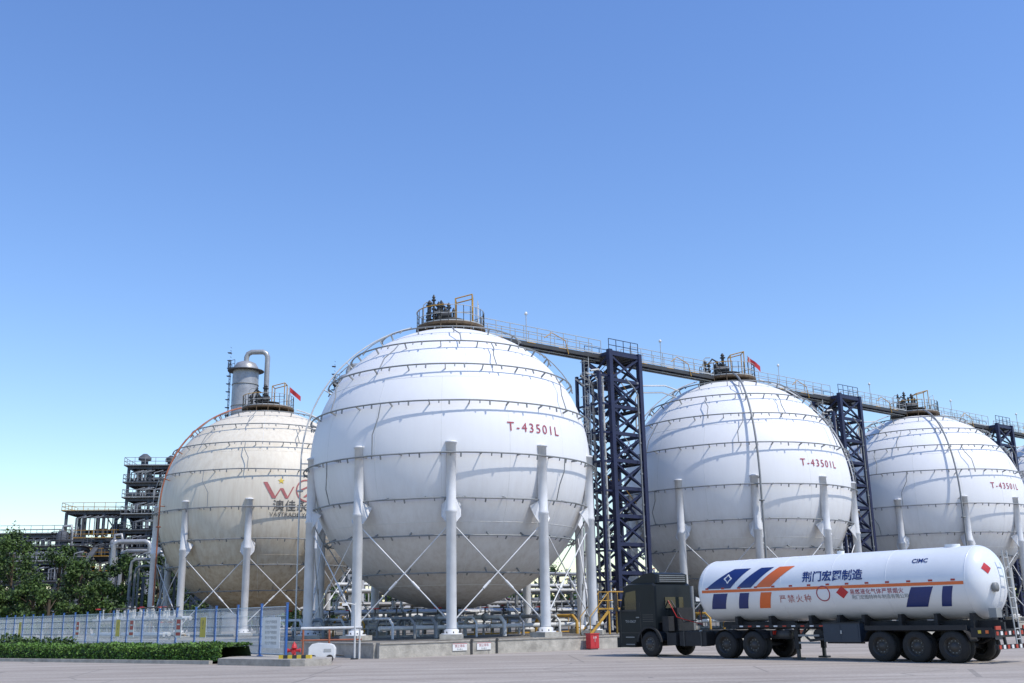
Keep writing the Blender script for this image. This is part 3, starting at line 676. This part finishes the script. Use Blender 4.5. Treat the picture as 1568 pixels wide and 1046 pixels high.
# ------------------------------------------------------------------ gate corner kit
e=empty('fire_hydrant',(-9.2,44.8,PZ)); mb=MB()
mb.lathe([(0,0.14),(0.05,0.14),(0.05,0.08),(0.38,0.08),(0.38,0.13),(0.43,0.13),(0.43,0.10),(0.54,0.09),(0.6,0.03),(0.64,0.03),(0.64,0.001)],(0,0,0),'z','red',16)
mb.cyl((-0.22,0,0.3),(0.22,0,0.3),0.06,'red',10)
for s_ in(-1,1): mb.cyl((0.22*s_,0,0.3),(0.27*s_,0,0.3),0.085,'red',10)
mb.cyl((0,-0.05,0.24),(0,-0.2,0.24),0.075,'red',10); mb.build('barrel',e)
mb=MB()
for i in range(7): mb.box((-0.6+i*0.2,0,0.07),(0.198,0.16,0.14),'syel' if i%2==0 else 'dark')
o=mb.build('striped_wheel_stop',None,(-9.0,44.1,PZ)); o.rotation_euler=(0,0,-0.25)
e=empty('pipe_guard_rail',(-8.4,50.2,0),0.05); mb=MB()
mb.cyl((-1.6,0,1.38),(1.2,0,1.38),0.07,'pipew',10)
for x in(-1.5,-0.3,1.1): mb.cyl((x,0,0),(x,0,1.38),0.05,'rust' if x<0 else 'pipew',8)
mb.cyl((-1.6,0,0.85),(1.2,0,0.85),0.04,'rust',8); mb.build('bars',e)
e=empty('pump_enclosure',(-8.4,46.8,0),0.1); mb=MB()
pr=[(-0.55,0),(0.55,0),(0.58,0.12),(0.58,0.40),(0.5,0.54),(0.36,0.60),(-0.2,0.64),(-0.42,0.6),(-0.55,0.46),(-0.58,0.2)]
mb.prism([(x,z+0.16) for x,z in pr],-0.3,0.3,'white'); mb.prism([(x*0.94,z*0.96+0.17) for x,z in pr],-0.34,0.34,'white'); mb.box((0.25,-0.345,0.5),(0.3,0.02,0.12),'rail'); 
for x in(-0.35,0.35): mb.lathe([(-0.05,0.01),(-0.05,0.16),(0.05,0.16),(0.05,0.01)],(x,-0.36,0.16),'y','tyre',14)
mb.cyl((0.5,0,0.3),(0.95,0,0.25),0.04,'dark',6); mb.build('hood',e)
e=empty('camera_pole',(-7.4,49.4,0)); mb=MB(); mb.cyl((0,0,0),(0,0,2.5),0.05,'pipew',8,0.035); mb.cyl((0,0,2.4),(-0.4,-0.2,2.5),0.025,'pipew',6); mb.box((-0.45,-0.22,2.42),(0.26,0.11,0.11),'white',0.3); mb.box((0,0,0.03),(0.3,0.3,0.06),'dark'); mb.build('pole',e)

# ------------------------------------------------------------------ tanker lorry (local +x forward, +y camera side)
TR=empty('tanker_truck',(15.37,37.0,0),math.atan2(0.75,-0.66))
RT=1.22; TZ=2.62; X0,X1=-1.35,11.05
mb=MB(); prof=[]
for i in range(13):
    t=math.pi/2*i/12; prof.append((X0+0.68-0.68*math.cos(t),max(0.001,RT*math.sin(t))))
for i in range(1,13): prof.append((X0+0.68+(X1-X0-1.36)*i/12,RT))
for i in range(1,13):
    t=math.pi/2*i/12; prof.append((X1-0.68+0.68*math.sin(t),max(0.001,RT*math.cos(t))))
mb.lathe(prof,(0,0,TZ),'x','tank',72)
for xx in(X0+0.68,X1-0.68,2.2,4.4,6.6,8.7): mb.lathe([(xx-0.02,RT-0.01),(xx-0.012,RT+0.005),(xx+0.012,RT+0.005),(xx+0.02,RT-0.01)],(0,0,TZ),'x','tank',72)
mb.cyl((0.2,0,TZ+RT-0.02),(0.2,0,TZ+RT+0.08),0.26,'tank',18); mb.cyl((4.6,0,TZ+RT-0.02),(4.6,0,TZ+RT+0.10),0.14,'tank',12)
mb.build('tank_barrel',TR)
mb=MB(); RD=RT+0.008
def patch(xa0,xa1,xb0,xb1,a0,a1,k,off=0.0,n=10,side=1):
    vs=[]
    for i in range(n+1):
        t=i/n; a=R2(a0+(a1-a0)*t)
        for x in(xa0+(xb0-xa0)*t,xa1+(xb1-xa1)*t):
            v=Vector((x,side*(RD+off)*math.cos(a),TZ+(RD+off)*math.sin(a))); vs.append(v)
    mb.add(vs,[(2*i,2*i+1,2*i+3,2*i+2) for i in range(n)],k)
for sd in(1,-1):
    patch(X0+0.72,X1-0.66,X0+0.72,X1-0.66,-4,1.0,'orange',0,2,sd)
    patch(10.2,8.95,8.9,8.1,3,42,'dblue',0.001,12,sd)
    patch(8.65,7.95,7.6,7.0,3,42,'dblue',0.001,12,sd)
    patch(7.75,7.05,6.75,6.05,3,42,'orange',0.001,12,sd)
    patch(10.1,9.4,9.8,9.1,-36,-6,'dblue',0.001,8,sd); patch(8.75,8.3,8.5,8.05,-36,-6,'dblue',0.001,8,sd); patch(7.75,7.25,7.5,7.0,-36,-6,'orange',0.001,8,sd)
    patch(1.65,0.85,1.25,0.45,-40,-6,'dblue',0.001,8,sd); patch(0.35,0.0,0.1,-0.25,-40,-6,'dblue',0.001,8,sd)
    for i in range(14): patch(10.2-i*0.8,10.05-i*0.8,10.2-i*0.8,10.05-i*0.8,2,5,'lamp',0.002,1,sd)
    patch(3.95,3.95,4.2,3.7,-21,-10.5,'red',0.003,2,sd); patch(4.2,3.7,3.95,3.95,-10.5,0,'red',0.003,2,sd)
    n=24; vs=[]
    for i in range(n):
        t=2*math.pi*i/n
        for r in(0.25,0.29): vs.append(Vector((4.75+r*math.cos(t),sd*(RD+0.003)*math.cos((r*math.sin(t)-0.25)/RT),TZ+(RD+0.003)*math.sin((r*math.sin(t)-0.25)/RT))))
    mb.add(vs,[(2*i,2*i+1,(2*i+3)%(2*n),(2*i+2)%(2*n)) for i in range(n)],'redlbl')
def ttext(txt,size,x,deg,k,bold=0.0,off=0.004,sp=1.0):
    vs,fs=text_mesh(txt,size,bold,sp); out=[]
    for v in vs:
        a=R2(deg)+v.y/RT; out.append(Vector((x-v.x,(RD+off)*math.cos(a),TZ+(RD+off)*math.sin(a))))
    mb.add(out,fs,k)
ttext('\u8346\u95e8\u5b8f\u56fe\u5236\u9020',0.42,4.35,17,'dblue',0.010)
ttext('CIMC',0.24,0.95,38,'dblue',0.006)
ttext('\u6613\u71c3\u6db2\u5316\u6c14\u4f53\u4e25\u7981\u70df\u706b',0.20,2.6,-11,'redlbl',0.001,sp=1.1)
ttext('\u8346\u95e8\u5b8f\u56fe\u7279\u79cd\u8f66\u5236\u9020\u6709\u9650\u516c\u53f8',0.17,2.5,-20,'pipe',0.0)
ttext('\u4e25\u7981\u706b\u79cd',0.32,6.0,-20,'logo',0.0,sp=1.3); ttext('\u25c7',0.4,9.1,20,'white',0.012)
mb.build('livery',TR)
mb=MB()
def head(y,z,o=0.012): 
    q=max(0,1-(y*y+z*z)/(RT*RT)); return Vector((X0+0.68-0.68*math.sqrt(q)-o,y,TZ+z))
y,z,s_=0.66,0.42,0.19
pc=head(y,z,0.02); ring_=[head(y-s_,z),head(y-s_/2,z-s_/2),head(y,z-s_),head(y+s_/2,z-s_/2),head(y+s_,z),head(y+s_/2,z+s_/2),head(y,z+s_),head(y-s_/2,z+s_/2)]
mb.add([pc]+ring_,[(0,i+1,(i+1)%8+1) for i in range(8)],'red')
mb.build('placard',TR)
def wheel(mb,x,y,r=0.52,w=0.30,dual=False):
    sd=1 if y>0 else -1
    for off in((0,) if not dual else(0,-0.33*sd)):
        yc=y+off
        mb.lathe([(-w/2,r*0.60),(-w/2,r*0.86),(-w/2+0.05,r*0.97),(-w/2+0.08,r),(w/2-0.08,r),(w/2-0.05,r*0.97),(w/2,r*0.86),(w/2,r*0.60)],(x,yc,r),'y','tyre',36)
        mb.lathe([(-w/2+0.01,r*0.62),(-w/2+0.1,r*0.52),(0,r*0.5),(w/2-0.1,r*0.52),(w/2-0.01,r*0.62)],(x,yc,r),'y','rim',30)
    f=y+sd*(w/2-(0.05 if not dual else 0.16))
    mb.lathe([(0,r*0.56),(0.02*sd,r*0.36),(0.0,r*0.3),(0.10*sd,r*0.24),(0.12*sd,0.001)],(x,f,r),'y','rim',24)
    for i in range(10):
        t=i*0.628; mb.cyl((x+0.2*math.cos(t),f,r+0.2*math.sin(t)),(x+0.2*math.cos(t),f+0.05*sd,r+0.2*math.sin(t)),0.018,'pipe',6)
mb=MB()
for sd in(1,-1):
    for x in(0,1.31,2.62,8.05,9.4): wheel(mb,x,1.09*sd,0.52,0.29,True)
    wheel(mb,13.35,1.09*sd,0.52,0.30)
for x in(0,1.31,2.62,8.05,9.4,13.35): mb.cyl((x,-1,0.52),(x,1,0.52),0.09,'chassis',10)
mb.build('wheels',TR)
mb=MB()
for y in(-0.5,0.5):
    mb.box((1.6,y,1.18),(6.0,0.14,0.36),'chassis'); mb.box((8.2,y,1.28),(3.4,0.14,0.22),'chassis'); mb.box((5.5,y,1.20),(2.2,0.10,0.2),'chassis')
for x in(-0.6,0.65,1.97,3.4,4.4,5.6,7.4,9.0):
    mb.prism([(x-0.06,1.1),(x+0.06,1.1),(x+0.06,1.6),(x-0.06,1.6)],-0.9,0.9,'chassis')
for y in(-0.45,0.45):
    for x in(0,1.31,2.62):
        mb.tube([(x-0.55,y,0.78),(x-0.25,y,0.62),(x,y,0.60),(x+0.25,y,0.62),(x+0.55,y,0.78)],0.05,'chassis',6)
        mb.box((x+0.65,y,0.9),(0.16,0.12,0.35),'chassis')
for sd in(1,-1):
    pts=[(3.25,0.72),(3.1,1.0),(2.9,1.10),(-0.3,1.10),(-0.5,1.0),(-0.62,0.7)]
    vs=[];m_=len(pts)
    for (px,pz) in pts: vs+= [(px,sd*0.62,pz),(px,sd*1.24,pz)]
    mb.add(vs,[(2*i,2*i+1,2*i+3,2*i+2) for i in range(m_-1)],'chassis')
    mb.box((1.31,sd*1.22,1.14),(3.7,0.05,0.16),'chassis')
    mb.box((6.25,sd*0.85,0.85),(0.16,0.16,0.95),'chassis'); mb.box((6.25,sd*0.85,0.30),(0.11,0.11,0.5),'dark'); mb.box((6.25,sd*0.85,0.05),(0.36,0.3,0.06),'dark'); mb.beam((6.25,sd*0.85,0.7),(5.7,sd*0.6,1.25),0.06,0.06,'chassis')
    for z in(0.62,0.88): mb.box((5.55,sd*1.15,z),(0.9,0.03,0.07),'pipe')
    mb.box((6.3,sd*1.10,1.22),(5.6,0.06,0.10),'chassis')
    for i in range(12): mb.box((8.6-i*0.4,sd*1.14,1.22),(0.16,0.02,0.05),'lamp' if i%2 else 'white')
mb.build('trailer_chassis',TR)
mb=MB()
mb.box((4.15,0.93,0.98),(1.5,0.5,0.66),'box'); mb.box((3.8,1.185,0.98),(0.66,0.012,0.56),'box'); mb.box((4.52,1.185,0.98),(0.66,0.012,0.56),'box'); mb.box((4.15,1.2,1.0),(0.05,0.03,0.12),'rail')
mb.box((4.15,0.93,1.33),(1.56,0.56,0.03),'chassis'); mb.box((4.15,0.93,0.62),(1.5,0.06,0.05),'chassis')
mb.box((4.0,-0.5,0.95),(2.4,0.8,0.6),'chassis')
mb.cyl((5.3,0.9,0.9),(5.3,-0.2,0.9),0.22,'chassis',14); mb.tube([(5.0,1.0,0.75),(5.6,1.0,0.7),(5.9,1.0,0.95),(5.9,0.6,1.3)],0.05,'dark',8)
mb.lathe([(-0.4,0.01),(-0.4,0.17),(0.4,0.17),(0.4,0.01)],(7.0,0.75,0.9),'x','dark',14)
mb.build('discharge_cabinet',TR)
mb=MB()
mb.box((-1.4,0,0.95),(0.12,2.4,0.26),'chassis'); mb.box((-1.45,0,0.52),(0.1,2.36,0.14),'chassis')
for i in range(8): mb.box((-1.465,-1.05+i*0.3,0.95),(0.02,0.15,0.12),'lamp' if i%2 else 'white'); mb.box((-1.51,-1.05+i*0.3,0.52),(0.02,0.15,0.12),'lamp' if i%2 else 'white')
mb.box((-1.0,1.15,0.98),(0.7,0.06,0.3),'chassis')
for i in range(2): mb.box((-0.95-i*0.25,1.19,1.0),(0.10,0.02,0.10),'orange' if i%2 else 'syel')
for y in(-0.5,0.5): mb.box((-1.1,y,1.15),(0.8,0.12,0.3),'chassis'); mb.beam((-1.4,y,0.95),(-1.45,y,0.5),0.08,0.08,'chassis')
for y in(1.0,-1.0): mb.box((-1.48,y,1.12),(0.04,0.36,0.12),'lamp')
for y in(-0.32,0.02): mb.cyl((-1.6,y,0.6),(-1.5,y,TZ+1.0),0.025,'rail',6)
for i in range(9): mb.cyl((-1.59+i*0.01,-0.32,0.75+i*0.33),(-1.59+i*0.01,0.02,0.75+i*0.33),0.02,'rail',5)
mb.lathe([(-0.06,0.01),(-0.06,0.15),(0.06,0.15),(0.06,0.01)],(-1.35,0.5,TZ-0.2),'x','pipe',16)
mb.box((-1.35,0.75,1.6),(0.25,0.4,0.3),'pipe')
mb.build('rear_bumper_and_ladder',TR)
mb=MB()
for y in(-0.42,0.42): mb.box((11.0,y,0.92),(7.4,0.09,0.26),'chassis')
for x in(7.5,8.7,10.4,12): mb.box((x,0,0.92),(0.1,0.8,0.2),'chassis')
mb.box((8.7,0,1.14),(0.9,0.9,0.08),'chassis')
for sd in(1,-1):
    mb.box((11.1,sd*0.86,0.74),(1.4,0.5,0.56),'chassis')
    for x in(10.65,11.55): mb.box((x,sd*0.87,0.74),(0.06,0.53,0.60),'dark')
    mb.cyl((10.75,sd*1.0,1.02),(10.75,sd*1.0,1.08),0.06,'rail',10)
    mb.box((12.25,sd*0.85,0.72),(0.5,0.5,0.5),'chassis')
    for x in(8.05,9.4):
        pts=[(x+0.60*math.cos(R2(a)),0.52+0.58*math.sin(R2(a))) for a in range(25,156,13)]
        vs=[]
        for (px,pz) in pts: vs+=[(px,sd*0.6,pz),(px,sd*1.22,pz)]
        mb.add(vs,[(2*i,2*i+1,2*i+3,2*i+2) for i in range(len(pts)-1)],'chassis')
mb.box((7.25,0,0.95),(0.08,2.2,0.2),'chassis'); 
for sd in(1,-1): mb.box((7.2,sd*0.85,0.98),(0.06,0.4,0.14),'lamp')
mb.tube([(12.85,0.5,2.3),(12.4,0.5,1.6),(11.2,0.3,1.3),(11.5,0.1,1.9)],0.022,'lamp',6)
mb.tube([(12.85,0.3,2.3),(12.2,0.3,1.4),(11.4,0.1,1.5),(11.45,0.0,2.0)],0.03,'dark',6)
mb.cyl((12.5,-0.7,0.9),(12.5,-0.7,2.9),0.08,'pipe',10); mb.box((12.6,-0.2,1.5),(0.3,1.2,1.0),'chassis'); mb.box((12.6,0.85,1.35),(0.35,0.35,0.6),'chassis')
mb.build('tractor_chassis',TR)
mb=MB(); XF=15.15; XB=12.95
arch=[(13.35+0.64*math.cos(R2(a)),0.55+0.62*math.sin(R2(a))) for a in range(170,9,-16)]
prof=[(XB,0.95),(XB,2.95),(XB+0.15,3.05),(14.5,3.05),(14.75,2.95),(XF-0.12,1.95),(XF,1.75),(XF,0.5),(XF-0.08,0.38),(14.2,0.38),(14.1,0.7)]+arch[::-1][:]
def slab(prof,ys,ins,k):
    n=len(prof); cx=sum(p[0] for p in prof)/n; cz=sum(p[1] for p in prof)/n; vs=[]
    for y,i_ in zip(ys,ins):
        for (x,z) in prof: vs.append((x+(cx-x)*i_,y,z+(cz-z)*i_ if z>2.0 else z))
    m_=len(ys); fs=[tuple(range(n-1,-1,-1)),tuple(range((m_-1)*n,m_*n))]
    for r in range(m_-1):
        for i in range(n): fs.append((r*n+i,r*n+(i+1)%n,(r+1)*n+(i+1)%n,(r+1)*n+i))
    mb.add(vs,fs,k)
slab(prof,(-1.22,-1.12,1.12,1.22),(0.03,0.0,0.0,0.03),'cab')
pd=[(XB+0.05,3.04),(XB+0.05,3.42),(XB+0.25,3.50),(13.6,3.46),(14.3,3.2),(14.6,3.04)]
slab(pd,(-1.05,-0.95,0.95,1.05),(0.05,0,0,0.05),'cab')
for z in(3.12,3.2,3.28,3.36): mb.box((XB+0.035,0,z),(0.03,1.7,0.03),'pipe')
def gl(poly,y,k='glass',th=0.012): mb.prism(poly,y,y+th,k)
gl([(14.05,1.95),(14.9,1.95),(14.62,2.68),(14.05,2.75)],1.212); gl([(13.15,2.1),(13.7,2.1),(13.7,2.65),(13.15,2.65)],1.205)
gl([(14.05,1.88),(14.95,1.88),(14.94,1.945),(14.05,1.945)],1.215,'dark')
mb.add([(XF-0.10,-1.02,2.0),(XF-0.10,1.02,2.0),(14.80,0.95,2.85),(14.80,-0.95,2.85)],[(0,1,2,3)],'glass')
for x in(13.82,14.98): mb.box((x,1.222,1.4),(0.02,0.012,1.7),'rim')
mb.box((14.4,1.222,0.98),(1.15,0.012,0.02),'rim'); mb.box((13.98,1.235,1.62),(0.18,0.03,0.05),'pipe')
for z in(0.5,0.8): mb.box((14.45,1.18,z),(0.5,0.14,0.04),'pipe')
for i in range(4): mb.box((13.4,1.222,1.45+i*0.09),(0.6,0.012,0.03),'rim')
mb.box((XF+0.03,0,0.58),(0.14,2.44,0.42),'cab'); mb.box((XF+0.015,0,1.3),(0.03,1.9,0.7),'dark')
for i in range(5): mb.box((XF+0.04,0,1.05+i*0.13),(0.03,1.8,0.03),'rail')
for sd in(1,-1): mb.box((XF+0.1,sd*0.95,0.62),(0.02,0.36,0.2),'white')
mb.box((15.0,0,2.93),(0.35,2.1,0.05),'dark')
for sd in(1,-1):
    mb.tube([(14.85,sd*1.15,2.65),(15.05,sd*1.42,2.7),(15.05,sd*1.42,1.9),(14.9,sd*1.2,1.85)],0.018,'dark',5)
    mb.box((15.06,sd*1.44,2.35),(0.09,0.2,0.5),'dark'); mb.box((15.06,sd*1.44,1.98),(0.09,0.2,0.18),'dark')
    fl=[(13.35+r*math.cos(R2(a)),0.55+r*math.sin(R2(a))) for r,rg in((0.62,range(5,176,10)),(0.70,range(175,4,-10))) for a in rg]
    n=len(fl); vs=[(x,sd*1.2,z) for x,z in fl]+[(x,sd*1.27,z) for x,z in fl]; mb.add(vs,[tuple(range(n-1,-1,-1)),tuple(range(n,2*n))]+[(i,(i+1)%n,n+(i+1)%n,n+i) for i in range(n)],'chassis')
vs,fs=text_mesh('TX-03627',0.15,0.0); mb.add([(14.4-v.x,1.224,v.y+1.45) for v in vs],fs,'rail')
mb.box((XB-0.01,0,2.2),(0.03,1.2,0.5),'glass'); mb.box((XB-0.012,0,1.4),(0.03,2.0,0.06),'chassis')
mb.build('cab',TR)

# ------------------------------------------------------------------ sky, sun, camera
sv=Vector((0.72,-0.46,1.30)).normalized(); el=math.asin(sv.z); az=math.atan2(sv.x,sv.y)
w=bpy.data.worlds.new('World'); scene.world=w; w.use_nodes=True; nt=w.node_tree
bg=nt.nodes['Background']; sk=nt.nodes.new('ShaderNodeTexSky'); sk.sky_type='NISHITA'; sk.sun_disc=False
sk.sun_elevation=el; sk.sun_rotation=az; sk.altitude=0; sk.air_density=1.3; sk.dust_density=0.2; sk.ozone_density=4.5
hs=nt.nodes.new('ShaderNodeHueSaturation'); hs.inputs['Hue'].default_value=0.512; hs.inputs['Saturation'].default_value=1.15; hs.inputs['Value'].default_value=1.3
nt.links.new(sk.outputs['Color'],hs.inputs['Color']); nt.links.new(hs.outputs['Color'],bg.inputs['Color']); bg.inputs['Strength'].default_value=0.15
sl=bpy.data.lights.new('sun','SUN'); sl.energy=3.9; sl.angle=R2(0.53); sl.color=(1.0,0.95,0.87)
so=bpy.data.objects.new('sun',sl); scene.collection.objects.link(so); so.rotation_euler=sv.to_track_quat('Z','Y').to_euler(); so.location=(60,-50,90)
cam=bpy.data.cameras.new('camera'); cam.sensor_width=36; cam.lens=36.73; cam.clip_end=6000; cam.clip_start=0.1
co=bpy.data.objects.new('camera',cam); scene.collection.objects.link(co)
pt=R2(14.75); r=0.018
F=Vector((0,math.cos(pt),math.sin(pt))); U0=Vector((0,-math.sin(pt),math.cos(pt))); X=Vector((1,0,0))
cr=X*math.cos(r)-U0*math.sin(r); cu=X*math.sin(r)+U0*math.cos(r)
mt=Matrix((( cr.x,cu.x,-F.x,0),(cr.y,cu.y,-F.y,0),(cr.z,cu.z,-F.z,1.75),(0,0,0,1)))
co.matrix_world=mt; scene.camera=co
scene.view_settings.view_transform='Standard'; scene.view_settings.look='None'; scene.view_settings.exposure=0
